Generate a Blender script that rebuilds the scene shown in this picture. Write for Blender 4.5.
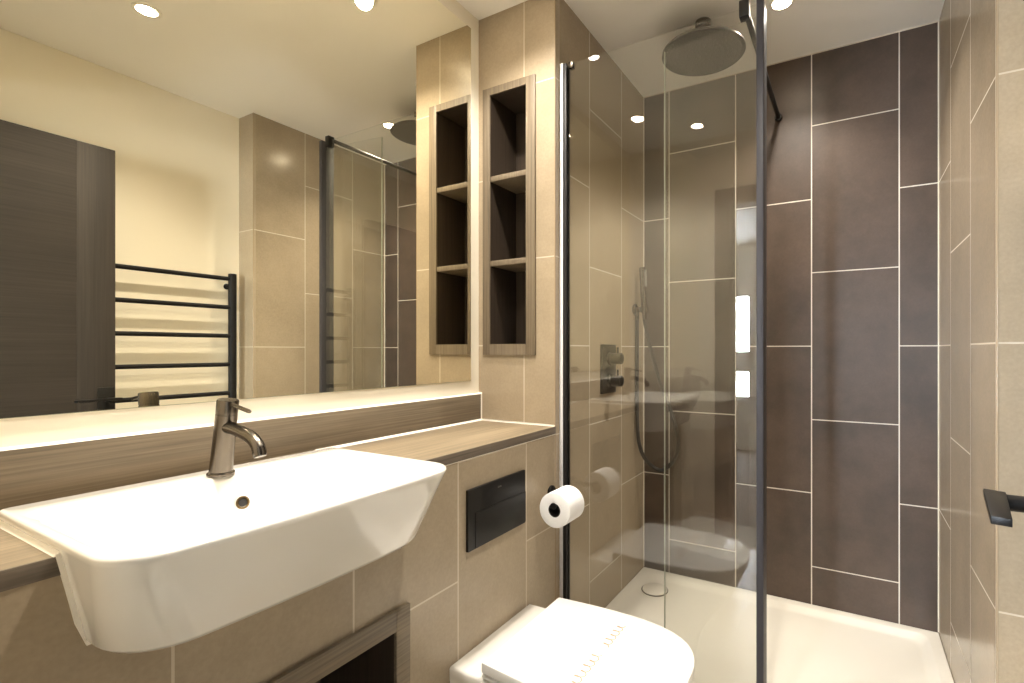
import bpy, bmesh, math, random
from mathutils import Vector, Matrix

for o in list(bpy.data.objects):
    bpy.data.objects.remove(o, do_unlink=True)
scene = bpy.context.scene
C = scene.collection
random.seed(4)

# ------------------------------------------------------------------ camera
CAM_Z = 1.15
cd = bpy.data.cameras.new('camera')
cd.sensor_width = 36.0
cd.lens = 496.58 / 1024 * 36.0
cd.shift_x = -(576.4 - 512) / 1024
cd.shift_y = (349.94 - 341.5) / 1024
cd.clip_start = 0.02
cam = bpy.data.objects.new('camera', cd)
C.objects.link(cam)
cam.location = (0, 0, CAM_Z)
cam.rotation_euler = (math.pi / 2, 0, math.radians(28.8036))
scene.camera = cam

# ------------------------------------------------------------------ world, exposure
w = bpy.data.worlds.new('world')
scene.world = w
w.use_nodes = True
w.node_tree.nodes['Background'].inputs[0].default_value = (0.75, 0.85, 1.0, 1)
w.node_tree.nodes['Background'].inputs[1].default_value = 0.6
scene.view_settings.view_transform = 'Standard'
scene.view_settings.look = 'None'
scene.view_settings.gamma = 1.0
scene.view_settings.use_curve_mapping = False
scene.view_settings.exposure = 2.0
SPOT_W = 29.0
SPOT_COL = (1.0, 0.93, 0.83)
LENS_STRENGTH = 30.0
WINDOW_STRENGTH = 34.0

# ------------------------------------------------------------------ key dimensions (metres)
XM = -1.1951      # mirror wall
XF = -0.8667      # tiled vanity front / left shower wall
XR = 0.2888       # right shower wall
XT = 0.421        # plaster wall with the towel rail
YN = 1.4276       # niche wall and nib
YD = 2.2467       # dark wall
YB = 0.08         # inner face of the wall with the doorway
ZC = 2.362        # ceiling
T, TH, ZJ = 0.302, 0.601, 1.1655   # tile width, height, a joint height

# ------------------------------------------------------------------ materials
def srgb(r, g, b):
    f = lambda c: (c / 12.92) if c <= 0.04045 else ((c + 0.055) / 1.055) ** 2.4
    return (f(r / 255), f(g / 255), f(b / 255), 1)

def new_mat(name):
    m = bpy.data.materials.new(name)
    m.use_nodes = True
    nt = m.node_tree
    return m, nt, nt.nodes['Principled BSDF']

def N(nt, kind, **kw):
    n = nt.nodes.new(kind)
    for k, v in kw.items():
        setattr(n, k, v)
    return n

def math_n(nt, op, a, b=None):
    n = N(nt, 'ShaderNodeMath', operation=op)
    for i, v in enumerate((a, b)):
        if v is None:
            continue
        if isinstance(v, (int, float)):
            n.inputs[i].default_value = v
        else:
            nt.links.new(v, n.inputs[i])
    return n.outputs[0]

def mixc(nt, fac, a, b, mode='MIX'):
    n = N(nt, 'ShaderNodeMix', data_type='RGBA', blend_type=mode)
    for i, v in ((0, fac), (6, a), (7, b)):
        if isinstance(v, (int, float, tuple)):
            n.inputs[i].default_value = v
        else:
            nt.links.new(v, n.inputs[i])
    return n.outputs[2]

def plain(name, col, rough=0.5, metal=0.0, coat=0.0, noise=0.0, nscale=8.0, spec=0.5, bump=0.0):
    m, nt, p = new_mat(name)
    p.inputs['Base Color'].default_value = col
    p.inputs['Roughness'].default_value = rough
    p.inputs['Metallic'].default_value = metal
    p.inputs['Coat Weight'].default_value = coat
    p.inputs['Specular IOR Level'].default_value = spec
    tc = N(nt, 'ShaderNodeTexCoord')
    nz = N(nt, 'ShaderNodeTexNoise')
    nz.inputs['Scale'].default_value = nscale
    nz.inputs['Detail'].default_value = 5
    nt.links.new(tc.outputs['Object'], nz.inputs['Vector'])
    if noise:
        mr = N(nt, 'ShaderNodeMapRange')
        mr.inputs[3].default_value = 1 - noise
        mr.inputs[4].default_value = 1 + noise
        nt.links.new(nz.outputs[0], mr.inputs[0])
        cmb = N(nt, 'ShaderNodeCombineColor')
        for i in range(3):
            nt.links.new(mr.outputs[0], cmb.inputs[i])
        nt.links.new(mixc(nt, 1.0, col, cmb.outputs[0], 'MULTIPLY'), p.inputs['Base Color'])
    if bump:
        b = N(nt, 'ShaderNodeBump')
        b.inputs['Strength'].default_value = bump
        b.inputs['Distance'].default_value = 0.002
        nt.links.new(nz.outputs[0], b.inputs['Height'])
        nt.links.new(b.outputs[0], p.inputs['Normal'])
    return m

def tile_mat(name, axis, u0, col, col2, grout, rough, spec=0.5, gw=0.0042, mottle=4.0):
    """Running-bond upright tiles: columns T wide along axis, every other column half a tile up."""
    m, nt, p = new_mat(name)
    L = nt.links.new
    geo = N(nt, 'ShaderNodeNewGeometry')
    sep = N(nt, 'ShaderNodeSeparateXYZ')
    L(geo.outputs['Position'], sep.inputs[0])
    u = math_n(nt, 'DIVIDE', math_n(nt, 'SUBTRACT', sep.outputs['XY'.index(axis)], u0), T)
    ci = math_n(nt, 'FLOOR', u)
    fu = math_n(nt, 'FRACT', u)
    par = math_n(nt, 'FLOORED_MODULO', ci, 2.0)
    off = math_n(nt, 'MULTIPLY', math_n(nt, 'SUBTRACT', 1.0, par), 0.5)
    v = math_n(nt, 'ADD', math_n(nt, 'DIVIDE', math_n(nt, 'SUBTRACT', sep.outputs[2], ZJ), TH), off)
    ri = math_n(nt, 'FLOOR', v)
    fv = math_n(nt, 'FRACT', v)
    du = math_n(nt, 'MULTIPLY', math_n(nt, 'MINIMUM', fu, math_n(nt, 'SUBTRACT', 1.0, fu)), T)
    dv = math_n(nt, 'MULTIPLY', math_n(nt, 'MINIMUM', fv, math_n(nt, 'SUBTRACT', 1.0, fv)), TH)
    d = math_n(nt, 'MINIMUM', du, dv)
    g = math_n(nt, 'LESS_THAN', d, gw / 2)
    cmb = N(nt, 'ShaderNodeCombineXYZ')
    L(ci, cmb.inputs[0]); L(ri, cmb.inputs[1])
    wn = N(nt, 'ShaderNodeTexWhiteNoise')
    L(cmb.outputs[0], wn.inputs['Vector'])
    # cloudy cement look, shifted per tile
    vadd = N(nt, 'ShaderNodeVectorMath', operation='MULTIPLY_ADD')
    L(wn.outputs['Color'], vadd.inputs[0])
    vadd.inputs[1].default_value = (7, 7, 7)
    L(geo.outputs['Position'], vadd.inputs[2])
    n1 = N(nt, 'ShaderNodeTexNoise')
    n1.inputs['Scale'].default_value = mottle
    n1.inputs['Detail'].default_value = 6
    n1.inputs['Roughness'].default_value = 0.62
    L(vadd.outputs[0], n1.inputs['Vector'])
    n2 = N(nt, 'ShaderNodeTexNoise')
    n2.inputs['Scale'].default_value = 140
    n2.inputs['Detail'].default_value = 3
    L(vadd.outputs[0], n2.inputs['Vector'])
    mr = N(nt, 'ShaderNodeMapRange')
    L(n1.outputs[0], mr.inputs[0])
    mr.inputs[1].default_value = 0.32; mr.inputs[2].default_value = 0.68
    base = mixc(nt, mr.outputs[0], col, col2)
    k = math_n(nt, 'ADD', math_n(nt, 'MULTIPLY', n2.outputs[0], 0.30), 0.85)
    k = math_n(nt, 'MULTIPLY', k, math_n(nt, 'ADD', math_n(nt, 'MULTIPLY', wn.outputs['Value'], 0.06), 0.97))
    kk = N(nt, 'ShaderNodeCombineColor')
    for i in range(3):
        L(k, kk.inputs[i])
    base = mixc(nt, 1.0, base, kk.outputs[0], 'MULTIPLY')
    L(mixc(nt, g, base, grout), p.inputs['Base Color'])
    L(math_n(nt, 'ADD', math_n(nt, 'MULTIPLY', g, 0.5), rough), p.inputs['Roughness'])
    p.inputs['Specular IOR Level'].default_value = spec
    b = N(nt, 'ShaderNodeBump')
    b.inputs['Strength'].default_value = 0.25
    b.inputs['Distance'].default_value = 0.001
    h = math_n(nt, 'ADD', math_n(nt, 'MULTIPLY', g, -1.0), math_n(nt, 'MULTIPLY', n2.outputs[0], 0.10))
    L(h, b.inputs['Height'])
    L(b.outputs[0], p.inputs['Normal'])
    return m

def wood_mat(name, axis, c1, c2, rough=0.45, scale=1.0):
    """Fine combed grain running along one axis."""
    m, nt, p = new_mat(name)
    L = nt.links.new
    tc = N(nt, 'ShaderNodeTexCoord')
    mp = N(nt, 'ShaderNodeMapping')
    s = [210 * scale] * 3
    s['XYZ'.index(axis)] = 3.0 * scale
    mp.inputs['Scale'].default_value = s
    L(tc.outputs['Object'], mp.inputs[0])
    n1 = N(nt, 'ShaderNodeTexNoise')
    n1.inputs['Scale'].default_value = 1.0
    n1.inputs['Detail'].default_value = 6
    n1.inputs['Roughness'].default_value = 0.6
    L(mp.outputs[0], n1.inputs['Vector'])
    mp2 = N(nt, 'ShaderNodeMapping')
    s2 = [14 * scale] * 3
    s2['XYZ'.index(axis)] = 1.0 * scale
    mp2.inputs['Scale'].default_value = s2
    L(tc.outputs['Object'], mp2.inputs[0])
    n2 = N(nt, 'ShaderNodeTexNoise')
    n2.inputs['Detail'].default_value = 4
    n2.inputs['Scale'].default_value = 1.0
    L(mp2.outputs[0], n2.inputs['Vector'])
    f = math_n(nt, 'ADD', math_n(nt, 'MULTIPLY', n1.outputs[0], 0.6), math_n(nt, 'MULTIPLY', n2.outputs[0], 0.4))
    mr = N(nt, 'ShaderNodeMapRange')
    L(f, mr.inputs[0])
    mr.inputs[1].default_value = 0.36; mr.inputs[2].default_value = 0.64
    L(mixc(nt, mr.outputs[0], c1, c2), p.inputs['Base Color'])
    p.inputs['Roughness'].default_value = rough
    p.inputs['Specular IOR Level'].default_value = 0.4
    b = N(nt, 'ShaderNodeBump')
    b.inputs['Strength'].default_value = 0.2
    b.inputs['Distance'].default_value = 0.0006
    L(n1.outputs[0], b.inputs['Height'])
    L(b.outputs[0], p.inputs['Normal'])
    return m

def glass_mat(name, tint, f0):
    m = bpy.data.materials.new(name)
    m.use_nodes = True
    nt = m.node_tree
    nt.nodes.clear()
    L = nt.links.new
    out = N(nt, 'ShaderNodeOutputMaterial')
    mix = N(nt, 'ShaderNodeMixShader')
    tr = N(nt, 'ShaderNodeBsdfTransparent')
    tr.inputs[0].default_value = tint
    gl = N(nt, 'ShaderNodeBsdfGlossy')
    gl.inputs['Roughness'].default_value = 0.0
    lw = N(nt, 'ShaderNodeLayerWeight')
    lw.inputs[0].default_value = 0.5
    f5 = math_n(nt, 'POWER', lw.outputs['Facing'], 5.0)
    fr = math_n(nt, 'ADD', math_n(nt, 'MULTIPLY', f5, 1 - f0), f0)
    L(fr, mix.inputs[0]); L(tr.outputs[0], mix.inputs[1]); L(gl.outputs[0], mix.inputs[2])
    L(mix.outputs[0], out.inputs[0])
    return m

def emit_mat(name, col, strength):
    m = bpy.data.materials.new(name)
    m.use_nodes = True
    nt = m.node_tree
    nt.nodes.clear()
    out = N(nt, 'ShaderNodeOutputMaterial')
    e = N(nt, 'ShaderNodeEmission')
    e.inputs[0].default_value = col
    e.inputs[1].default_value = strength
    nt.links.new(e.outputs[0], out.inputs[0])
    return m

BE1, BE2, BEG = srgb(156, 141, 119), srgb(171, 155, 132), srgb(204, 193, 175)
DK1, DK2, DKG = srgb(65, 54, 46), srgb(91, 75, 64), srgb(218, 210, 197)
M = {}
M['tile_niche'] = tile_mat('beige_tile_niche', 'X', -0.993, BE1, BE2, BEG, 0.32)
M['tile_nib'] = tile_mat('beige_tile_nib', 'X', -0.020, BE1, BE2, BEG, 0.32)
M['tile_front'] = tile_mat('beige_tile_front', 'Y', 0.956, BE1, BE2, BEG, 0.32)
M['tile_sleft'] = tile_mat('beige_tile_shower_left', 'Y', 1.680, BE1, BE2, BEG, 0.22)
M['tile_sright'] = tile_mat('beige_tile_shower_right', 'Y', 1.703, BE1, BE2, BEG, 0.22)
M['tile_dark'] = tile_mat('dark_tile', 'X', -0.7400, DK1, DK2, DKG, 0.42, mottle=3.5)
M['tile_floor'] = tile_mat('floor_tile', 'X', -0.2, srgb(190, 178, 160), srgb(204, 192, 172), BEG, 0.4)
M['plaster'] = plain('white_paint', srgb(238, 230, 212), 0.6, noise=0.02, nscale=3, spec=0.3)
M['ceiling'] = plain('ceiling_paint', srgb(249, 246, 240), 0.55, noise=0.01, nscale=2, spec=0.3)
M['hall'] = plain('hall_paint', srgb(226, 220, 208), 0.6)
M['carpet'] = plain('hall_carpet', srgb(120, 112, 104), 0.95, noise=0.2, nscale=200)
M['wood_y'] = wood_mat('grey_brown_woodgrain', 'Y', srgb(100, 88, 71), srgb(146, 130, 106))
M['wood_z'] = wood_mat('grey_brown_woodgrain_upright', 'Z', srgb(96, 85, 71), srgb(132, 118, 98))
M['wood_shaded_y'] = wood_mat('shaded_woodgrain', 'Y', srgb(96, 86, 72), srgb(138, 124, 104))  # worktop wood again, the upstand's grazing-light shade put into its colour
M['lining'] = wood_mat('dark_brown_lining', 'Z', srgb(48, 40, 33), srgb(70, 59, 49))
M['door_wood'] = wood_mat('dark_door_veneer', 'Y', srgb(36, 30, 25), srgb(52, 44, 37), 0.7)
M['door_wood_z'] = wood_mat('dark_door_veneer_upright', 'Z', srgb(38, 32, 27), srgb(55, 47, 40), 0.7)
M['edge_wood'] = wood_mat('dark_edge_woodgrain', 'Y', srgb(88, 79, 69), srgb(124, 112, 99))
M['ceramic'] = plain('white_ceramic', srgb(240, 236, 228), 0.08, coat=0.6)
M['acrylic'] = plain('white_acrylic', srgb(238, 232, 220), 0.22, coat=0.2)
M['seat_plastic'] = plain('white_seat_plastic', srgb(244, 242, 238), 0.2, coat=0.2)
M['sealant'] = plain('white_sealant', srgb(244, 238, 226), 0.4)
M['grout_seal'] = plain('pale_grout_sealant', srgb(214, 204, 188), 0.5)
M['mirror'] = plain('mirror_silver', (0.95, 0.91, 0.76, 1), 0.0, metal=1.0)
M['mirror_edge'] = plain('mirror_edge', srgb(150, 150, 130), 0.2)
M['gunmetal'] = plain('brushed_gunmetal', srgb(108, 101, 93), 0.26, metal=1.0, noise=0.05, nscale=60)
M['matt_black'] = plain('matt_black_metal', srgb(24, 22, 21), 0.42, spec=0.35)
M['satin_black'] = plain('satin_grey_anodised', srgb(58, 56, 60), 0.5, spec=0.35)
M['channel_black'] = plain('matt_dark_anodised', srgb(34, 32, 33), 0.5, spec=0.3)
M['rail_black'] = plain('black_powder_coat', srgb(20, 18, 17), 0.6, spec=0.25)
M['hose_dark'] = plain('dark_grey_hose', srgb(46, 43, 41), 0.4, metal=0.3)
M['steel'] = plain('pale_powder_coated_strip', srgb(236, 236, 240), 0.6)
M['trim_metal'] = plain('beige_tile_trim', srgb(168, 150, 126), 0.15)
M['shower_face'] = plain('gunmetal_shower_face', srgb(84, 79, 74), 0.3, metal=0.8)
M['nozzle'] = plain('grey_rubber_nozzle', srgb(128, 124, 116), 0.5)
M['paper'] = plain('white_tissue', srgb(243, 242, 242), 0.9, noise=0.03, nscale=60, bump=0.3)
M['core'] = plain('dark_core', srgb(36, 34, 34), 0.6)
M['print'] = plain('salmon_print', srgb(214, 172, 138), 0.5)
M['print_grey'] = plain('grey_print', srgb(196, 194, 196), 0.5)
M['logo'] = plain('grey_logo', srgb(130, 124, 118), 0.4)
M['brass'] = plain('dull_brass', srgb(118, 100, 72), 0.3, metal=1.0)
M['glass'] = glass_mat('clear_glass', (0.982, 0.986, 0.976, 1), 0.07)
M['glass_clear'] = glass_mat('extra_clear_glass', (0.987, 0.990, 0.980, 1), 0.06)
M['seal'] = plain('clear_seal', srgb(190, 195, 180), 0.3)
M['lens'] = emit_mat('lit_lens', (1.0, 0.86, 0.66, 1), LENS_STRENGTH)
M['bezel'] = plain('white_bezel', srgb(240, 236, 226), 0.35)
M['daylight'] = emit_mat('bright_window_sky', (0.78, 0.88, 1.0, 1), WINDOW_STRENGTH)
M['frame_white'] = plain('white_frame', srgb(228, 226, 222), 0.4)

# ------------------------------------------------------------------ mesh helpers
def bm_new():
    return bmesh.new()

def box(bm, x0, x1, y0, y1, z0, z1, bev=0.0, seg=2):
    t = bmesh.new()
    bmesh.ops.create_cube(t, size=1.0)
    for v in t.verts:
        v.co = Vector((x0 + (v.co.x + .5) * (x1 - x0), y0 + (v.co.y + .5) * (y1 - y0), z0 + (v.co.z + .5) * (z1 - z0)))
    if bev:
        bmesh.ops.bevel(t, geom=list(t.edges), offset=bev, segments=seg, affect='EDGES', profile=0.5)
    merge(bm, t)

def merge(bm, t):
    me = bpy.data.meshes.new('tmp')
    t.to_mesh(me)
    t.free()
    bm.from_mesh(me)
    bpy.data.meshes.remove(me)

def prism(bm, poly, axis, a, b, bev=0.0):
    """poly: 2D points; axis X -> (y,z), Y -> (x,z), Z -> (x,y)."""
    t = bmesh.new()
    def P(p, s):
        if axis == 'X': return (s, p[0], p[1])
        if axis == 'Y': return (p[0], s, p[1])
        return (p[0], p[1], s)
    v0 = [t.verts.new(P(p, a)) for p in poly]
    v1 = [t.verts.new(P(p, b)) for p in poly]
    n = len(poly)
    t.faces.new(v0); t.faces.new(v1[::-1])
    for i in range(n):
        t.faces.new((v0[i], v1[i], v1[(i + 1) % n], v0[(i + 1) % n]))
    bmesh.ops.recalc_face_normals(t, faces=list(t.faces))
    if bev:
        bmesh.ops.bevel(t, geom=list(t.edges), offset=bev, segments=2, affect='EDGES', profile=0.5)
    merge(bm, t)

def tube(bm, pts, r, n=20, caps=True):
    """Tube along a polyline; r a number or one per point."""
    pts = [Vector(p) for p in pts]
    rs = [r] * len(pts) if isinstance(r, (int, float)) else r
    t = bmesh.new()
    rings = []
    ref = None
    for i, p in enumerate(pts):
        if i == 0: d = pts[1] - p
        elif i == len(pts) - 1: d = p - pts[i - 1]
        else: d = (pts[i + 1] - p).normalized() + (p - pts[i - 1]).normalized()
        d.normalize()
        if ref is None:
            ref = Vector((0, 0, 1)) if abs(d.z) < 0.9 else Vector((1, 0, 0))
        s = d.cross(ref).normalized()
        u = s.cross(d).normalized()
        ref = u
        rings.append([t.verts.new(p + (s * math.cos(2 * math.pi * k / n) + u * math.sin(2 * math.pi * k / n)) * rs[i]) for k in range(n)])
    for a, b in zip(rings, rings[1:]):
        for k in range(n):
            t.faces.new((a[k], a[(k + 1) % n], b[(k + 1) % n], b[k]))
    if caps:
        t.faces.new(rings[0][::-1]); t.faces.new(rings[-1])
    bmesh.ops.recalc_face_normals(t, faces=list(t.faces))
    merge(bm, t)

def lathe(bm, prof, origin, direction, n=40):
    """prof: (distance along direction, radius) list."""
    o = Vector(origin); d = Vector(direction).normalized()
    ref = Vector((0, 0, 1)) if abs(d.z) < 0.9 else Vector((1, 0, 0))
    s = d.cross(ref).normalized(); u = s.cross(d).normalized()
    t = bmesh.new()
    rings = []
    for h, r in prof:
        if r < 1e-6:
            rings.append([t.verts.new(o + d * h)])
        else:
            rings.append([t.verts.new(o + d * h + (s * math.cos(2 * math.pi * k / n) + u * math.sin(2 * math.pi * k / n)) * r) for k in range(n)])
    for a, b in zip(rings, rings[1:]):
        for k in range(n):
            k2 = (k + 1) % n
            if len(a) == 1 and len(b) == 1: continue
            if len(a) == 1: t.faces.new((a[0], b[k2], b[k]))
            elif len(b) == 1: t.faces.new((a[k], a[k2], b[0]))
            else: t.faces.new((a[k], a[k2], b[k2], b[k]))
    bmesh.ops.recalc_face_normals(t, faces=list(t.faces))
    merge(bm, t)

def smooth_path(pts, sub=8):
    """Catmull-Rom through the points."""
    P = [Vector(p) for p in pts]
    P = [P[0] * 2 - P[1]] + P + [P[-1] * 2 - P[-2]]
    out = []
    for i in range(1, len(P) - 2):
        for k in range(sub):
            t = k / sub
            a, b, c, d = P[i - 1], P[i], P[i + 1], P[i + 2]
            out.append(0.5 * ((2 * b) + (c - a) * t + (2 * a - 5 * b + 4 * c - d) * t * t + (3 * b - a - 3 * c + d) * t ** 3))
    out.append(P[-2])
    return out

def loft(bm, rings, cap0=True, cap1=True):
    t = bmesh.new()
    R = [[t.verts.new(p) for p in ring] for ring in rings]
    n = len(R[0])
    for a, b in zip(R, R[1:]):
        for k in range(n):
            t.faces.new((a[k], a[(k + 1) % n], b[(k + 1) % n], b[k]))
    if cap0: t.faces.new(R[0][::-1])
    if cap1: t.faces.new(R[-1])
    bmesh.ops.recalc_face_normals(t, faces=list(t.faces))
    merge(bm, t)

def obj(name, bm, mat, parent=None, smooth=35.0):
    me = bpy.data.meshes.new(name)
    if parent is not None:
        off = Vector(parent.location)
        pp = parent.parent
        while pp is not None:
            off += Vector(pp.location); pp = pp.parent
        bmesh.ops.translate(bm, verts=list(bm.verts), vec=-off)
    bm.to_mesh(me)
    bm.free()
    mats = mat if isinstance(mat, (list, tuple)) else [mat]
    for m in mats:
        me.materials.append(m)
    if smooth:
        me.polygons.foreach_set('use_smooth', [True] * len(me.polygons))
        me.set_sharp_from_angle(angle=math.radians(smooth))
    o = bpy.data.objects.new(name, me)
    C.objects.link(o)
    if parent is not None:
        o.parent = parent
    return o

def thing(name, label, cat, loc, group=None):
    o = bpy.data.objects.new(name, None)
    C.objects.link(o)
    o.location = loc
    o.empty_display_size = 0.05
    o['label'] = label; o['category'] = cat
    if group: o['group'] = group
    return o

def tag(o, label, cat, group=None):
    o['label'] = label; o['category'] = cat
    if group: o['group'] = group
    return o

def struct(name, bm, mat, parent=None, smooth=0):
    o = obj(name, bm, mat, parent, smooth)
    if parent is None:
        o['kind'] = 'structure'
    return o

def dup(root, loc, label):
    r = root.copy(); C.objects.link(r); r.location = loc; r['label'] = label
    for ch in list(root.children):
        c = ch.copy(); C.objects.link(c); c.parent = r
    return r

# ================================================================== ROOM SHELL
b = bm_new(); box(b, XM - .1, XT + .1, -0.05, YD + .1, -0.1, 0.0); struct('floor', b, M['tile_floor'])
b = bm_new(); box(b, XM - .1, XT + .1, -0.05, YD + .1, ZC, ZC + .1); struct('ceiling', b, M['ceiling'])
b = bm_new(); box(b, XM - .1, XM, -0.05, YD + .1, 0, ZC); struct('wall_left', b, M['plaster'])
b = bm_new(); box(b, XT, XT + .1, -0.05, YN, 0, ZC); struct('wall_right', b, M['plaster'])
# wall with the recessed shelves: four pieces round the hole
HX0, HX1, HZ0, HZ1 = -1.160, -0.953, 1.142, 2.086
b = bm_new()
box(b, XM, HX0, YN, YN + .03, 0, ZC); box(b, HX1, XF, YN, YN + .03, 0, ZC)
box(b, HX0, HX1, YN, YN + .03, 0, HZ0); box(b, HX0, HX1, YN, YN + .03, HZ1, ZC)
struct('wall_niche', b, M['tile_niche'])
b = bm_new(); box(b, XF - .03, XF, YN + .03, YD, 0, ZC); struct('wall_shower_left', b, M['tile_sleft'])
b = bm_new(); box(b, XM, XT + .1, YD, YD + .1, 0, ZC); struct('wall_shower_back', b, M['tile_dark'])
b = bm_new(); box(b, XR, XT + .1, YN + .012, YD, 0, ZC); struct('wall_shower_right', b, M['tile_sright'])
b = bm_new(); box(b, XR, XT + .1, YN, YN + .012, 0, ZC); struct('wall_nib', b, M['tile_nib'])
# tiled duct wall under the worktop, with the opening of the low shelf recess and the notch of the basin
FX = XF - 0.02
CZ0, CZ1 = 0.8685, 0.893      # worktop
BY0, BY1 = 0.2335, 0.781       # basin at worktop level
QY0, QY1, QZ1 = 0.2545, 0.760, 0.763
OY0, OY1, OZ0, OZ1 = 0.2545, 0.760, 0.20, 0.576
b = bm_new()
for poly in (
    [(YB, 0), (OY0, 0), (OY0, OZ1), (OY0, .7755), (.2430, .845), (.2375, CZ0), (YB, CZ0)],
    [(OY1, 0), (YN, 0), (YN, CZ0), (.777, CZ0), (.7715, .845), (OY1, .7755), (OY1, OZ1)],
    [(OY0, 0), (OY1, 0), (OY1, OZ0), (OY0, OZ0)],
    [(OY0, OZ1), (OY1, OZ1), (OY1, .7755), (.7585, .7755), (.7515, .7668), (.730, .7635), (.2840, .7635), (.2630, .7668), (.2560, .7755), (OY0, .7755)]):
    prism(b, poly, 'X', FX, XF)
struct('wall_vanity', b, M['tile_front'])
# wall with the doorway, camera stands in the opening
DX0, DX1, DZ = -0.60, 0.245, 1.985
b = bm_new()
box(b, XM, DX0, -.05, YB, 0, ZC); box(b, DX1, XT, -.05, YB, 0, ZC); box(b, DX0, DX1, -.05, YB, DZ, ZC)
struct('wall_back', b, M['plaster'])
b = bm_new()
box(b, DX0 - .07, DX0 + .002, YB, YB + .016, 0, DZ + .07, .003); box(b, DX0 - .07, DX1 + .07, YB, YB + .016, DZ, DZ + .07, .003)
box(b, DX1 - .002, DX1 + .07, YB, YB + .016, 0, DZ + .07, .003)
box(b, DX0, DX0 + .022, -.05, YB, 0, DZ); box(b, DX1 - .012, DX1, -.05, YB, 0, DZ); box(b, DX0, DX1, -.05, YB, DZ - .022, DZ)
struct('trim_1', b, M['door_wood'])
# room beyond the doorway, with the window whose daylight comes through
b = bm_new(); box(b, -2.6, 1.6, -3.1, -.05, -.1, 0.0); struct('floor_hall', b, M['carpet'])
b = bm_new(); box(b, -2.6, 1.6, -3.1, -.05, ZC, ZC + .1); struct('ceiling_hall', b, M['ceiling'])
b = bm_new(); box(b, -2.7, -2.6, -3.1, -.05, 0, ZC); struct('wall_hall_left', b, M['hall'])
b = bm_new(); box(b, 1.6, 1.7, -3.1, -.05, 0, ZC); struct('wall_hall_right', b, M['hall'])
WX0, WX1, WZ0, WZ1 = -1.60, -0.96, 0.56, 1.82
b = bm_new()
box(b, -2.6, WX0, -3.1, -3.0, 0, ZC); box(b, WX1, 1.6, -3.1, -3.0, 0, ZC)
box(b, WX0, WX1, -3.1, -3.0, 0, WZ0); box(b, WX0, WX1, -3.1, -3.0, WZ1, ZC)
struct('wall_hall_far', b, M['hall'])
b = bm_new()
box(b, -2.6, XM - .1, -.05, .05, 0, ZC); box(b, XT + .1, 1.6, -.05, .05, 0, ZC)
struct('wall_hall_near', b, M['hall'])
b = bm_new(); box(b, WX0, WX1, -3.07, -3.06, WZ0, WZ1); win = struct('window_1', b, M['daylight'])
b = bm_new()
for (x0, x1, z0, z1) in ((WX0, WX1, WZ0, WZ0 + .05), (WX0, WX1, WZ1 - .05, WZ1), (WX0, WX0 + .05, WZ0, WZ1), (WX1 - .05, WX1, WZ0, WZ1), (-1.29, -1.27, WZ0, WZ1), (WX0, WX1, .90, 1.13)):
    box(b, x0, x1, -3.06, -3.01, z0, z1, .004)
struct('window_frame', b, M['frame_white'], win)

# metal edge strips on the two outside tile corners
b = bm_new(); tube(b, [(XF - .0015, YN + .0015, 0), (XF - .0015, YN + .0015, ZC)], 0.0025, 12); struct('trim_2', b, M['trim_metal'], smooth=40)
b = bm_new(); tube(b, [(XR + .0015, YN + .0015, 0), (XR + .0015, YN + .0015, ZC)], 0.0025, 12); struct('trim_3', b, M['trim_metal'], smooth=40)
# white sealant lines
b = bm_new()
s = .0035
prism(b, [(XF, YD), (XF + s, YD), (XF, YD - s)], 'Z', .11, ZC)
prism(b, [(XR, YD), (XR - s, YD), (XR, YD - s)], 'Z', .11, ZC)
prism(b, [(YD, ZC), (YD - .003, ZC), (YD, ZC - .003)], 'X', XF, XR)
struct('trim_4', b, M['grout_seal'])

# ================================================================== VANITY
# worktop with the notch for the basin, and its upstand
b = bm_new()
WXF = XF + .003
BXB = -1.120
box(b, XM, WXF - .002, YB, BY0, CZ0, CZ1); box(b, XM, WXF - .002, BY1, YN, CZ0, CZ1); box(b, XM, BXB, BY0, BY1, CZ0, CZ1)
ct = thing('worktop', 'woodgrain laminate worktop along the mirror wall, basin set into it', 'worktop', (XM, .75, CZ0))
obj('slab', b, M['wood_y'], ct)
for y0, y1 in ((YB, BY0), (BY1, YN)):
    b = bm_new(); box(b, WXF - .002, WXF, y0, y1, CZ0, CZ1, .0005); obj('edge_band', b, M['edge_wood'], ct)
b = bm_new(); box(b, XM + .0005, XM + .0135, YB, YN, CZ1, 0.989, .001)
tag(obj('upstand', b, M['wood_shaded_y']), 'long brown woodgrain upstand strip between worktop and mirror', 'upstand')
b = bm_new()
s = .0055
prism(b, [(XM + .0135, CZ1), (XM + .0135 + s, CZ1), (XM + .0135, CZ1 + s)], 'Y', BY1, YN)
prism(b, [(YN, CZ1), (YN - s, CZ1), (YN, CZ1 + s)], 'X', XM + .013, XF)
prism(b, [(YN, CZ1), (YN - s, CZ1), (YN, CZ1 + s)], 'X', XM + .013, XF)
prism(b, [(XM, .989), (XM + .0125, .989), (XM, .989 + .004)], 'Y', YB, YN)
box(b, XM, XM + .016, YN - .004, YN, CZ1, .995)
prism(b, [(XF, CZ0), (XF + .003, CZ0), (XF, CZ0 - .003)], 'Y', BY1, YN)
struct('trim_5', b, M['sealant'])

# mirror
t = thing('wall_mirror', 'large frameless mirror on the left wall above the upstand', 'mirror', (XM, .7, 1.04))
b = bm_new(); box(b, XM, XM + .0042, .092, 1.3798, 1.0395, 2.3047); obj('backing', b, M['mirror_edge'], t)
b = bm_new(); box(b, XM + .0042, XM + .0052, .093, 1.3788, 1.0405, 2.3037); obj('mirror_glass', b, M['mirror'], t, 0)

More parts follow.
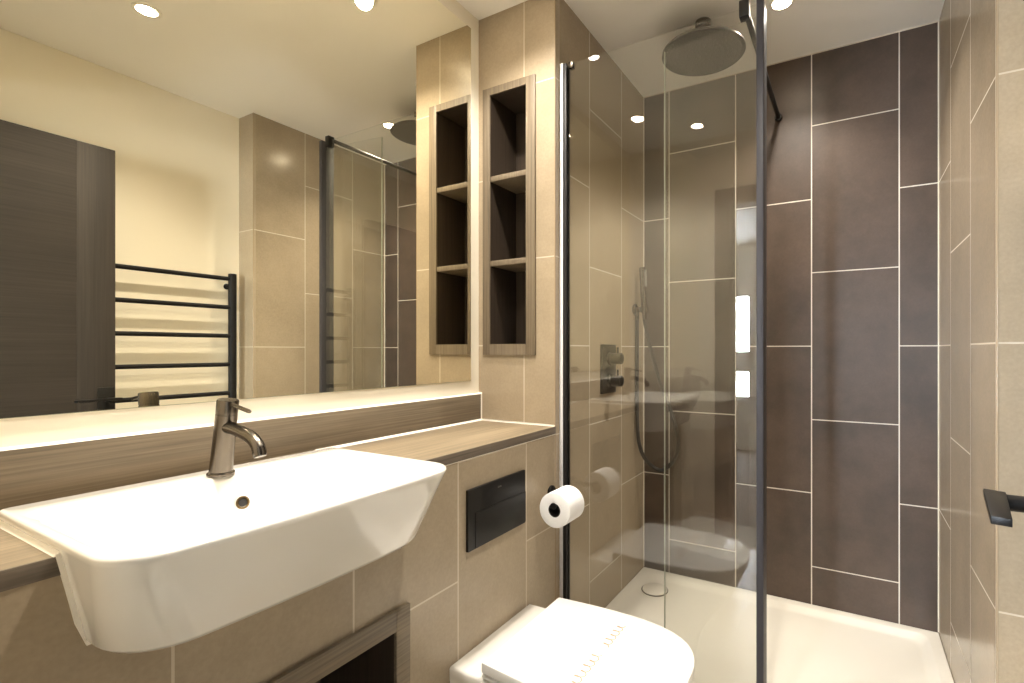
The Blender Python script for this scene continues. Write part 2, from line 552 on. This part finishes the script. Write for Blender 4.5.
# basin
def rrect(x0, x1, y0, y1, z, rf, rb, bow=0.0, n=8, zf=0.0):
    """Rounded rectangle, x1 the front edge; rf/rb front and back corner radii; bow pushes the front out; zf lowers the front."""
    pts = []
    for (cx, cy, r, a0) in ((x1 - rf, y1 - rf, rf, 0), (x0 + rb, y1 - rb, rb, 90), (x0 + rb, y0 + rb, rb, 180), (x1 - rf, y0 + rf, rf, 270)):
        if a0 == 0:   # spread along front first
            pass
        for k in range(n + 1):
            a = math.radians(a0 + 90 * k / n)
            pts.append((cx + r * math.cos(a), cy + r * math.sin(a)))
    front = []
    for k in range(1, 12):   # points along the front edge, from low y to high y
        front.append((x1, y0 + rf + (y1 - y0 - 2 * rf) * k / 12))
    pts = pts + front
    out = []
    cyy, hw = (y0 + y1) / 2, (y1 - y0) / 2
    for (x, y) in pts:
        f = max(0.0, (x - x0) / (x1 - x0))
        x += bow * (1 - ((y - cyy) / hw) ** 2) * f ** 3
        out.append(Vector((x, y, z - zf * f)))
    return out

bt = thing('wash_basin', 'white semi-recessed ceramic basin set into the worktop under the mirror', 'basin', (-.9, .523, .775))
YC = .5072
HWD = -.0122   # half-width trim
R = []
R.append(rrect(-1.10, -.785, YC - (.235 + HWD), YC + (.235 + HWD), .764, .06, .01, .010))
R.append(rrect(-1.112, -.765, YC - (.256 + HWD), YC + (.256 + HWD), .767, .075, .01, .012))
R.append(rrect(-1.114, -.757, YC - (.263 + HWD), YC + (.263 + HWD), .776, .076, .01, .012))
R.append(rrect(-1.115, -.732, YC - (.276 + HWD), YC + (.276 + HWD), .845, .068, .01, .012))
R.append(rrect(-1.116, -.711, YC - (.287 + HWD), YC + (.287 + HWD), .900, .062, .01, .012))
R.append(rrect(-1.116, -.7085, YC - (.2885 + HWD), YC + (.2885 + HWD), .907, .061, .01, .012))
R.append(rrect(-1.115, -.710, YC - (.2872 + HWD), YC + (.2872 + HWD), .9105, .060, .01, .012))
R.append(rrect(-1.112, -.714, YC - (.284 + HWD), YC + (.284 + HWD), .912, .058, .01, .012))
R.append(rrect(-1.040, -.722, YC - (.276 + HWD), YC + (.276 + HWD), .9115, .053, .03, .012))
R.append(rrect(-1.034, -.727, YC - (.271 + HWD), YC + (.271 + HWD), .909, .050, .035, .012))
R.append(rrect(-1.029, -.735, YC - (.262 + HWD), YC + (.262 + HWD), .897, .050, .045, .010))
R.append(rrect(-1.022, -.755, YC - (.242 + HWD), YC + (.242 + HWD), .865, .06, .05, .008))
R.append(rrect(-1.008, -.785, YC - (.218 + HWD), YC + (.218 + HWD), .832, .07, .06, .006))
R.append(rrect(-.975, -.825, YC - .170, YC + .170, .806, .06, .06, .003))
R.append(rrect(-.930, -.870, YC - .060, YC + .060, .797, .029, .029, 0))
b = bm_new(); loft(b, R); obj('bowl', b, M['ceramic'], bt, 50)
b = bm_new(); lathe(b, [(0, 0), (0, .010), (.003, .0125), (.004, .012), (.0045, .009), (.002, .0075), (.002, 0)], (-1.0205, .5255, .857), (1, 0, .25), 28)
obj('overflow_ring', b, M['brass'], bt)
b = bm_new(); lathe(b, [(.0015, 0), (.0015, .0076), (.0030, .0076), (.0030, 0)], (-1.0205, .5255, .857), (1, 0, .25), 24); obj('overflow_shade_disc', b, M['core'], bt)  # solid dark disc, colours in the shade inside the overflow
b = bm_new(); lathe(b, [(0, 0), (0, .03), (.004, .03), (.007, .026), (.008, 0)], (-.90, YC, .7965), (0, 0, 1), 32)
obj('waste_plug', b, M['gunmetal'], bt)
b = bm_new()
for yy, yq, sgn in ((YC - .2865 - HWD, YC - .262 - HWD, -1), (YC + .2865 + HWD, YC + .262 + HWD, 1)):
    z_ = CZ1
    def ym(h, sgn=sgn):      # half width of the bowl at height h
        pr = [(.767, .256), (.776, .263), (.845, .276), (.900, .287)]
        for (a, wa), (c, wc) in zip(pr, pr[1:]):
            if h <= c: break
        return YC + sgn * (wa + (wc - wa) * (h - a) / (c - a) + HWD)
    prism(b, [(yy - sgn * .003, z_), (yy + sgn * .006, z_), (yy, z_ + .005)], 'X', BXB, WXF)
    prism(b, [(ym(h) + sgn * d_, h) for d_, hs in ((-.004, (.896, .872, .845, .800, .768)), (.0052, (.768, .800, .845, .872, .896))) for h in hs], 'X', XF, XF + .004)
    obj('sealant', b, M['sealant'], bt); b = bm_new()
b.free()

# tap
tx, ty = -1.048, .502
tt = thing('basin_tap', 'brushed gunmetal single-lever mixer tap standing on the basin', 'tap', (tx, ty, .912))
b = bm_new(); lathe(b, [(0, 0), (0, .0220), (.003, .0230), (.006, .0222), (.008, .019), (.008, 0)], (tx, ty, .912), (0, 0, 1)); obj('base_ring', b, M['gunmetal'], tt)
b = bm_new()
ax = Vector((.020, .002, .130)).normalized()
lathe(b, [(0, 0), (0, .0194), (.03, .0186), (.07, .0180), (.112, .0178), (.1125, .0170), (.114, .0170), (.1145, .0178), (.138, .0178), (.1402, .0164), (.141, 0)], (tx, ty, .918), ax)
obj('tap_body', b, M['gunmetal'], tt)
sp = smooth_path([(tx + .012, ty, 1.005), (tx + .045, ty, 1.0035), (tx + .080, ty, .998), (tx + .106, ty, .991), (tx + .124, ty, .979), (tx + .131, ty, .963)], 6)
b = bm_new(); tube(b, sp, [.0112] * (len(sp) - 2) + [.0110, .0106], 24)
lathe(b, [(0, .0098), (.002, .0098), (.002, 0)], (tx + .131, ty, .9625), (.38, 0, -.92), 20)
obj('spout', b, M['gunmetal'], tt, 50)
b = bm_new(); tube(b, [(tx + .028, ty, 1.0490), (tx + .045, ty, 1.0472), (tx + .095, ty, 1.0390), (tx + .099, ty, 1.0383)], [.0038, .0038, .0038, .0028], 14); obj('lever', b, M['gunmetal'], tt)

# ================================================================== RECESSED SHELVES
t = thing('recessed_shelf_unit', 'tall narrow woodgrain recessed shelf unit in the tiled end wall beside the mirror', 'shelf', (-1.0568, YN, 1.13))
FX0, FX1, FZ0, FZ1 = -1.1703, -0.9433, 1.132, 2.0955
IX0, IX1, IZ0, IZ1 = -1.1381, -0.9806, 1.1710, 2.0690
PF, BK = YN - .008, YN + .155
for xa, xb in ((FX0, IX0), (IX1, FX1)):
    b = bm_new(); box(b, xa, xb, PF, YN - .0003, FZ0, FZ1, .0008); obj('frame_stile', b, M['wood_z'], t)
for za, zb in ((IZ1, FZ1), (FZ0, IZ0)):
    b = bm_new(); box(b, IX0, IX1, PF, YN - .0003, za, zb); obj('frame_rail', b, M['wood_z'], t)
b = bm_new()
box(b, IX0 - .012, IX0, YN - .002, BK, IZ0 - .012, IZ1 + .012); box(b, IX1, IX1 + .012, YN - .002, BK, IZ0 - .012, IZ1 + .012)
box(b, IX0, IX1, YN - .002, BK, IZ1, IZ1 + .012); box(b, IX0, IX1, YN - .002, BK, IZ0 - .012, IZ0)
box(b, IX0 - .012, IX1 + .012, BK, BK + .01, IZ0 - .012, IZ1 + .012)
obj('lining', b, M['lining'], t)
for z in (1.462, 1.767):
    b = bm_new(); box(b, IX0 + .0003, IX1 - .0003, YN - .004, BK - .0005, z - .0095, z + .0095, .0006); obj('shelf', b, M['wood_z'], t)

t = thing('low_shelf_recess', 'woodgrain-framed low shelf recess in the tiled wall under the basin', 'shelf', (XF, .5215, .2))
b = bm_new()
gx0, gx1 = XF + .0003, XF + .010
gy0, gy1, gz0, gz1 = .252, .791, .17, .5864
hy0, hy1, hz0, hz1 = .290, .7534, .21, .5410
b.free()
for ya, yb in ((gy0, hy0), (hy1, gy1)):
    b = bm_new(); box(b, gx0, gx1, ya, yb, gz0, gz1, .0008); obj('frame_stile', b, M['wood_shaded_y'], t)
for za, zb in ((hz1, gz1), (gz0, hz0)):
    b = bm_new(); box(b, gx0, gx1, hy0, hy1, za, zb, .0008); obj('frame_rail', b, M['wood_shaded_y'], t)
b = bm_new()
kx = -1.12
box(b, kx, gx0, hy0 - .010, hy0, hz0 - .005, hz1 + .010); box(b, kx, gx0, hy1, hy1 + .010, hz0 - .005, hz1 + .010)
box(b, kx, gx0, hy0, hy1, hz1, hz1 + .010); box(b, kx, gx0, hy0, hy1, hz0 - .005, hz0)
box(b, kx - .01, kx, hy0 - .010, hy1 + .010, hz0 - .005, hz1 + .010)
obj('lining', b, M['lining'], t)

# ================================================================== FLUSH PLATE, TOILET, ROLL
t = thing('flush_plate', 'black rectangular flush plate on the beige tiles above the toilet', 'flush plate', (XF, 1.1158, .63))
py0, py1, pz0, pz1 = .984, 1.2405, .6285, .7880
b = bm_new(); box(b, XF + .0003, XF + .009, py0, py1, pz0, pz1, .0015); obj('plate', b, M['matt_black'], t)
b = bm_new()
prism(b, [(1.010, pz0 + .004), (1.2395, pz0 + .004), (1.2395, .7235), (1.024, .7235), (1.010, .7235)], 'X', XF + .009, XF + .0112, .0008)
obj('flush_button', b, M['matt_black'], t)
b = bm_new()
for k in range(7):
    y = 1.1060 + k * .0024
    h = .0042
    box(b, XF + .009, XF + .0093, y, y + .0014, .766, .766 + h)
    box(b, XF + .009, XF + .0093, y, y + .0020, .766 + (.0016 if k % 2 else 0), .7672 + (.0016 if k % 2 else 0))
obj('logo', b, M['logo'], t)

TC = 1.100
to = thing('toilet', 'white back-to-wall toilet with closed lid below the flush plate', 'toilet', (-.6, TC, 0))
def dshape(xb, xf, hw, z, rb=.012, hwb=None, n=36, pw=2.7):
    """D outline: straight back at xb, rounded front tip at xf, half width hw (hwb at the back)."""
    hwb = hwb or hw * .95
    pts = []
    xm_ = xb + (xf - xb) * .42
    # right side back to middle, front curve, left side
    for k in range(6):
        f = k / 6
        pts.append((xb + (xm_ - xb) * f, -(hwb + (hw - hwb) * math.sin(f * math.pi / 2))))
    for k in range(n + 1):
        a = -math.pi / 2 + math.pi * k / n
        c, s_ = math.cos(a), math.sin(a)
        pts.append((xm_ + (xf - xm_) * abs(c) ** (2 / pw), hw * math.copysign(abs(s_) ** (2 / pw), s_)))
    for k in range(5, -1, -1):
        f = k / 6
        pts.append((xb + (xm_ - xb) * f, (hwb + (hw - hwb) * math.sin(f * math.pi / 2))))
    for k in range(1, 8):
        pts.append((xb, hwb - 2 * hwb * k / 8))
    return [Vector((x, TC + y, z)) for x, y in pts]
XB = XF + .0005
R = [dshape(XB, -.52, .115, 0.0, hwb=.13), dshape(XB, -.50, .122, .02, hwb=.135), dshape(XB, -.475, .128, .12, hwb=.140),
     dshape(XB, -.415, .150, .21, hwb=.155), dshape(XB, -.355, .172, .29, hwb=.170), dshape(XB, -.334, .178, .345, hwb=.1755),
     dshape(XB, -.332, .1785, .361, hwb=.176), dshape(XB + .001, -.335, .1755, .3665, hwb=.1735), dshape(XB + .004, -.341, .171, .3685, hwb=.169)]
b = bm_new(); loft(b, R); obj('bowl', b, M['ceramic'], to, 50)
R = [dshape(-.760, -.326, .182, .3695, hwb=.172), dshape(-.764, -.320, .187, .3730, hwb=.1765), dshape(-.764, -.320, .187, .3790, hwb=.1765), dshape(-.761, -.323, .184, .3815, hwb=.1735)]
b = bm_new(); loft(b, R); obj('seat', b, M['seat_plastic'], to, 40)
R = [dshape(-.760, -.321, .185, .3835, hwb=.1755), dshape(-.763, -.316, .189, .3865, hwb=.178), dshape(-.763, -.315, .190, .4060, hwb=.1785),
     dshape(-.7625, -.3165, .1885, .4092, hwb=.1775), dshape(-.760, -.320, .185, .4105, hwb=.175)]
b = bm_new(); loft(b, R); lid = obj('lid', b, M['seat_plastic'], to, 40)
for s_ in (-1, 1):
    b = bm_new(); tube(b, [(-.776, TC + s_ * .085 - .025, .379), (-.776, TC + s_ * .085 + .025, .379)], .010, 16)
    obj('hinge', b, M['seat_plastic'], to)
# two handwritten-looking words printed along the lid, and a fine line under the first
def scribble(y0, y1, x, hgt, loops, seed):
    rr = random.Random(seed)
    n = 90
    pts = []
    for k in range(n + 1):
        f = k / n
        a = 2 * math.pi * loops * f
        hh = hgt * (0.55 + 0.45 * abs(math.sin(3.1 * f * loops / 2 + seed)))
        pts.append(Vector((x - hh * (0.5 - 0.5 * math.cos(a)), y0 + (y1 - y0) * f + .006 * math.sin(a), .4106)))
    return pts
def ribbon(bm, pts, wd):
    for p, q in zip(pts, pts[1:]):
        d = (q - p)
        if d.length < 1e-6: continue
        d.normalize()
        s_ = Vector((-d.y, d.x, 0)) * wd / 2
        e = d * wd * .3
        vs = [bm.verts.new(v) for v in (p - s_ - e, p + s_ - e, q + s_ + e, q - s_ + e)]
        f = bm.faces.new(vs)
        if f.normal.z < 0: f.normal_flip()
for args in ((.955, 1.085, -.525, .024, 6, 2), (1.120, 1.228, -.525, .024, 5, 5)):
    b = bm_new(); ribbon(b, scribble(*args), .0024); obj('printed_word', b, M['print'], lid, 0)
b = bm_new(); ribbon(b, [Vector((-.497, 1.018 + k * .012, .4106)) for k in range(8)], .0025); obj('printed_line', b, M['print_grey'], lid, 0)

# roll holder and roll
rx, rz, ry0, ry1 = -.780, .6660, 1.280, 1.376
t = thing('toilet_roll_holder', 'black wall-mounted toilet roll holder on the vanity tiles beside the shower screen', 'toilet roll holder', (XF, 1.398, .684))
hz = .680
b = bm_new(); lathe(b, [(0, 0), (0, .0215), (.006, .0215), (.008, .0195), (.008, 0)], (XF + .0003, 1.400, hz), (1, 0, 0), 32); obj('wall_plate', b, M['matt_black'], t)
b = bm_new(); tube(b, smooth_path([(XF + .006, 1.400, hz), (XF + .05, 1.400, hz), (rx - .02, 1.400, hz), (rx - .004, 1.396, hz), (rx, 1.380, hz), (rx, 1.34, hz), (rx, 1.279, hz), (rx, 1.272, hz)], 5), .0068, 16)
lathe(b, [(0, 0), (0, .0068), (.002, .010), (.006, .010), (.007, 0)], (rx, 1.2785, hz), (0, -1, 0), 20)
obj('arm', b, M['matt_black'], t, 50)
t = thing('toilet_roll', 'white toilet paper roll hanging on the black holder beside the screen', 'toilet roll', (rx, ry0, rz))
b = bm_new(); lathe(b, [(0, .0210), (0, .0495), (.0015, .0530), (.096 - .0015, .0530), (.096, .0495), (.096, .0210), (0, .0210)], (rx, ry0, rz), (0, 1, 0), 56); obj('paper', b, M['paper'], t, 40)
b = bm_new(); lathe(b, [(0, .0198), (0, .0209), (.0955, .0209), (.0955, .0198), (0, .0198)], (rx, ry0 + .0004, rz), (0, 1, 0), 40); obj('core', b, M['core'], t, 40)

# ================================================================== SHOWER
t = thing('shower_tray', 'low white rectangular shower tray on the shower floor', 'shower tray', ((XF + XR) / 2, 1.84, 0))
def rect_ring(x0, x1, y0, y1, z, r):
    return rrect(x0, x1, y0, y1, z, r, r, 0, 6)
e = .0006
TX0, TX1, TY0, TY1 = XF + e, XR - e, YN + .004, YD - e
R = [rect_ring(TX0, TX1, TY0, TY1, 0.001, .004), rect_ring(TX0, TX1, TY0, TY1, .106, .004), rect_ring(TX0 + .002, TX1 - .002, TY0 + .002, TY1 - .002, .109, .004),
     rect_ring(TX0 + .034, TX1 - .034, TY0 + .034, TY1 - .034, .109, .03), rect_ring(TX0 + .041, TX1 - .041, TY0 + .041, TY1 - .041, .106, .035),
     rect_ring(TX0 + .056, TX1 - .056, TY0 + .056, TY1 - .056, .094, .045), rect_ring(TX0 + .075, TX1 - .075, TY0 + .075, TY1 - .075, .090, .05),
     rect_ring(TX0 + .3, TX1 - .3, TY0 + .3, TY1 - .3, .087, .05)]
b = bm_new(); loft(b, R); obj('tray_body', b, M['acrylic'], t, 30)
dx, dy = -.752, 2.085
b = bm_new(); lathe(b, [(0, 0), (0, .055), (.005, .056), (.0105, .053), (.0125, .046), (.0135, 0)], (dx, dy, .0885), (0, 0, 1), 48); obj('drain_cover', b, M['acrylic'], t, 30)
b = bm_new(); lathe(b, [(0, .0555), (.0045, .0585), (.006, .0580), (.006, .0555)], (dx, dy, .0885), (0, 0, 1), 48); obj('drain_ring', b, M['gunmetal'], t, 30)

# screen: fixed pane, wall channel, black post, folded return pane, stay bar
YG = 1.4700
GZ0, GZ1 = .1125, 2.123
PX0, PX1 = -.2275, -.2085
t = thing('shower_screen', 'clear glass shower screen with black frame beside the toilet', 'shower screen', ((XF + PX0) / 2, YG, .109))
b = bm_new(); box(b, -.858, PX0 + .004, YG - .004, YG + .004, GZ0, GZ1, .0008, 1); obj('glass_pane', b, M['glass'], t, 0)
b = bm_new()
box(b, -.853, -.840, YG - .014, YG - .0045, .1095, GZ1 - .001, .001); box(b, -.853, -.840, YG + .0045, YG + .014, .1095, GZ1 - .001, .001)
obj('wall_channel', b, M['channel_black'], t)
b = bm_new(); box(b, XF + .0003, -.853, YG - .015, YG + .015, .1095, GZ1 + .002, .001); obj('channel_strip', b, M['steel'], t)
b = bm_new()
box(b, PX0, PX1, YG - .016, YG + .046, .1095, GZ1 + .004, .0015)
obj('post', b, M['satin_black'], t)
# return pane folded in behind the fixed pane
p0, p1 = Vector((PX0 + .003, 1.512)), Vector((-.523, 1.547))
dr = (p1 - p0).normalized(); nn = Vector((-dr.y, dr.x)) * .003
b = bm_new()
prism(b, [tuple(p0 + nn), tuple(p1 + nn), tuple(p1 - nn), tuple(p0 - nn)], 'Z', GZ0 + .005, 2.115)
obj('return_pane', b, M['glass_clear'], t, 0)
b = bm_new()
e_ = dr * -.0022
b.free()
b = bm_new(); prism(b, [tuple(p1 + nn), tuple(p1 - nn), tuple(p1 - nn - e_), tuple(p1 + nn - e_)], 'Z', GZ0 + .005, 2.115); obj('polished_edge', b, M['seal'], t, 0)
b = bm_new()
BX, BZ = -.262, 2.128
tube(b, [(BX, YG - .004, BZ), (BX, YD - .014, BZ)], .0085, 18)
obj('stay_bar', b, M['matt_black'], t)
b = bm_new(); box(b, BX - .013, BX + .013, YG - .014, YG + .016, 2.094, BZ + .013, .002); obj('clamp', b, M['matt_black'], t)
b = bm_new(); lathe(b, [(0, 0), (0, .015), (.012, .015), (.014, .013), (.014, 0)], (BX, YD - .0004, BZ), (0, -1, 0), 24); obj('wall_socket', b, M['matt_black'], t)
b = bm_new(); box(b, -.8345, -.818, YG - .008, YG + .008, 2.104, GZ1 + .004, .002); obj('corner_glint_piece', b, M['gunmetal'], t)  # added piece standing in for a glint at the pane's top corner

# overhead shower
hx, hy, hzz = -.474, 1.834, 2.242
t = thing('rain_shower_head', 'large round gunmetal rain shower head hanging from the ceiling', 'shower head', (hx, hy, hzz))
b = bm_new(); lathe(b, [(.0, 0), (0, .146), (.002, .150), (.007, .150), (.011, .146), (.016, .06), (.022, .028), (.022, 0)], (hx, hy, hzz), (0, 0, 1), 72); obj('head_disc', b, M['shower_face'], t, 25)
b = bm_new()
for k in range(1, 10):
    r_ = k * .0150
    n_ = k * 6
    for j in range(n_):
        a = 2 * math.pi * j / n_ + k * .3
        lathe(b, [(0, .0024), (.0022, .0016), (.0022, 0)], (hx + r_ * math.cos(a), hy + r_ * math.sin(a), hzz), (0, 0, -1), 6)
nz = obj('nozzles', b, M['nozzle'], t); nz['kind'] = 'stuff'
b = bm_new(); tube(b, [(hx, hy, hzz + .02), (hx, hy, ZC - .008)], .0235, 24); obj('drop_arm', b, M['gunmetal'], t)
b = bm_new(); lathe(b, [(0, 0), (0, .029), (.018, .029), (.022, .026), (.022, 0)], (hx, hy, ZC - .0005), (0, 0, -1), 32); obj('ceiling_flange', b, M['gunmetal'], t)

# concealed thermostatic valve
t = thing('shower_valve', 'black rectangular shower valve with two knobs on the left shower wall', 'shower valve', (XF, 1.835, 1.0))
b = bm_new(); box(b, XF + .0003, XF + .012, 1.7705, 1.8995, .975, 1.172, .002); obj('plate', b, M['matt_black'], t)
for z in (1.115, 1.025):
    b = bm_new(); lathe(b, [(0, 0), (0, .027), (.012, .027), (.012, .023), (.014, .0225), (.052, .0225), (.054, .021), (.054, 0)], (XF + .012, 1.835, z), (1, 0, 0), 36)
    kb = obj('knob', b, M['matt_black'], t, 30)
    b = bm_new(); tube(b, [(XF + .048, 1.835, z + .018), (XF + .048, 1.835, z + .046)], .0042, 12); obj('knob_lever', b, M['matt_black'], kb)

# hand shower: bracket on the wall, handset with its hose
t = thing('handset_bracket', 'round gunmetal handset bracket on the left shower wall in the corner', 'shower bracket', (XF, 2.130, 1.335))
b = bm_new(); lathe(b, [(0, 0), (0, .026), (.006, .026), (.009, .023), (.009, .012), (.030, .012), (.030, 0)], (XF + .0003, 2.130, 1.335), (1, 0, 0), 32); obj('wall_plate', b, M['gunmetal'], t, 30)
b = bm_new(); lathe(b, [(0, .0135), (0, .018), (.026, .018), (.026, .0135), (0, .0135)], (-.8175, 2.135, 1.322), (-0.05, 0, 1), 28); obj('cradle', b, M['gunmetal'], t, 30)
b = bm_new(); tube(b, [(-.8535, 2.130, 1.332), (-.8535, 2.130, 1.290)], .0088, 16); obj('hose_outlet', b, M['gunmetal'], t, 30)
t = thing('hand_shower', 'slim gunmetal hand shower stick with looping hose in the shower corner', 'hand shower', (-.823, 2.125, 1.29))
b = bm_new(); lathe(b, [(0, 0), (0, .0085), (.03, .0095), (.05, .0135), (.13, .0138), (.236, .0138), (.239, .012), (.239, 0)], (-.8190, 2.135, 1.288), (-0.05, 0, 1), 28); obj('handset', b, M['gunmetal'], t, 30)
b = bm_new(); box(b, -.8165, -.8095, 2.127, 2.143, 1.44, 1.516, .002); obj('spray_face', b, M['nozzle'], t)
hp = [(-.8195, 2.135, 1.290), (-.815, 2.138, 1.255), (-.800, 2.150, 1.172), (-.752, 2.165, .990), (-.703, 2.18, .855), (-.676, 2.18, .745),
      (-.692, 2.175, .657), (-.750, 2.160, .604), (-.815, 2.145, .646), (-.848, 2.135, .736), (-.8535, 2.13, .92), (-.8535, 2.13, 1.10), (-.8535, 2.13, 1.295)]
b = bm_new(); tube(b, smooth_path(hp, 8), .0084, 14); obj('hose', b, M['hose_dark'], t, 60)

# ================================================================== BEHIND: TOWEL RAIL AND DOOR (seen in the mirror)
t = thing('towel_rail', 'black ladder towel rail on the cream wall beside the open door, seen in the mirror', 'towel rail', (.37, 1.12, .62))
X0 = .366
for y in (.885, 1.368):
    b = bm_new(); tube(b, [(X0, y, .58), (X0, y, .582), (X0, y, 1.534), (X0, y, 1.536)], [.014, .018, .018, .014], 20); obj('post', b, M['rail_black'], t, 50)
for k in range(7):
    z = 1.509 - k * .1440
    b = bm_new(); tube(b, [(X0, .885, z), (X0, 1.368, z)], .0105, 14); obj('bar', b, M['rail_black'], t, 50)
for y in (.885, 1.368):
    for z in (.66, 1.475):
        b = bm_new(); lathe(b, [(0, 0), (0, .015), (.004, .015), (.006, .009), (XT - X0, .009), (XT - X0, 0)], (XT - .0003, y, z), (-1, 0, 0), 20); obj('wall_bracket', b, M['rail_black'], t, 40)

DXF = .240     # door face towards the mirror
b = bm_new(); box(b, DXF, DXF + .040, .105, .752, .006, 1.962)
dr_ = struct('door_1', b, M['door_wood'], smooth=30)
b = bm_new(); box(b, DXF, DXF + .040, .752, .868, .006, 1.962, .0015); obj('door_stile', b, M['door_wood_z'], dr_)
dr_['label'] = 'dark brown wooden door standing open, seen in the mirror'
b = bm_new(); box(b, DXF - .0075, DXF - .0003, .812, .864, .905, 1.000, .001); hd = obj('handle_plate', b, M['matt_black'], dr_)
b = bm_new(); tube(b, [(DXF - .006, .842, .950), (.172, .842, .950)], .0105, 18); obj('handle_spindle', b, M['matt_black'], dr_)
b = bm_new(); prism(b, [(.1605, .864), (.183, .857), (.1600, .722), (.1415, .726)], 'Z', .951, .9605, .0008); obj('door_handle', b, M['matt_black'], dr_)

# ================================================================== DOWNLIGHTS
lights = [(-.185, .813, 'recessed ceiling downlight seen in the mirror above the top corner of the open door'),
          (-.207, 1.862, 'recessed ceiling downlight over the shower beside the black screen post'),
          (-.911, 1.149, 'recessed ceiling downlight seen at the top edge of the mirror, nearest the shelf wall'),
          (-.972, .505, 'recessed ceiling downlight above the basin, seen only as reflections in the glass screen')]
first = thing('downlight', lights[0][2], 'ceiling light', (lights[0][0], lights[0][1], ZC), 'round recessed ceiling downlights')
o = Vector(first.location)
b = bm_new(); lathe(b, [(-.0003, .043), (.003, .043), (.0045, .040), (.0045, .032), (.001, .029), (-.0003, .029), (-.0003, .043)], o, (0, 0, -1), 40); obj('bezel', b, M['bezel'], first, 30)
b = bm_new(); lathe(b, [(.0002, 0), (.0002, .0285), (.0040, .0285), (.0044, .024), (.0046, 0)], o, (0, 0, -1), 32); obj('lens', b, M['lens'], first, 30)
sd = bpy.data.lights.new('lamp', 'SPOT')
sd.energy = SPOT_W; sd.color = SPOT_COL; sd.spot_size = math.radians(124); sd.spot_blend = 1.0; sd.shadow_soft_size = .028
so = bpy.data.objects.new('lamp', sd); C.objects.link(so); so.parent = first; so.location = (0, 0, -.006)
for (x, y, lb) in lights[1:]:
    dup(first, (x, y, ZC), lb)
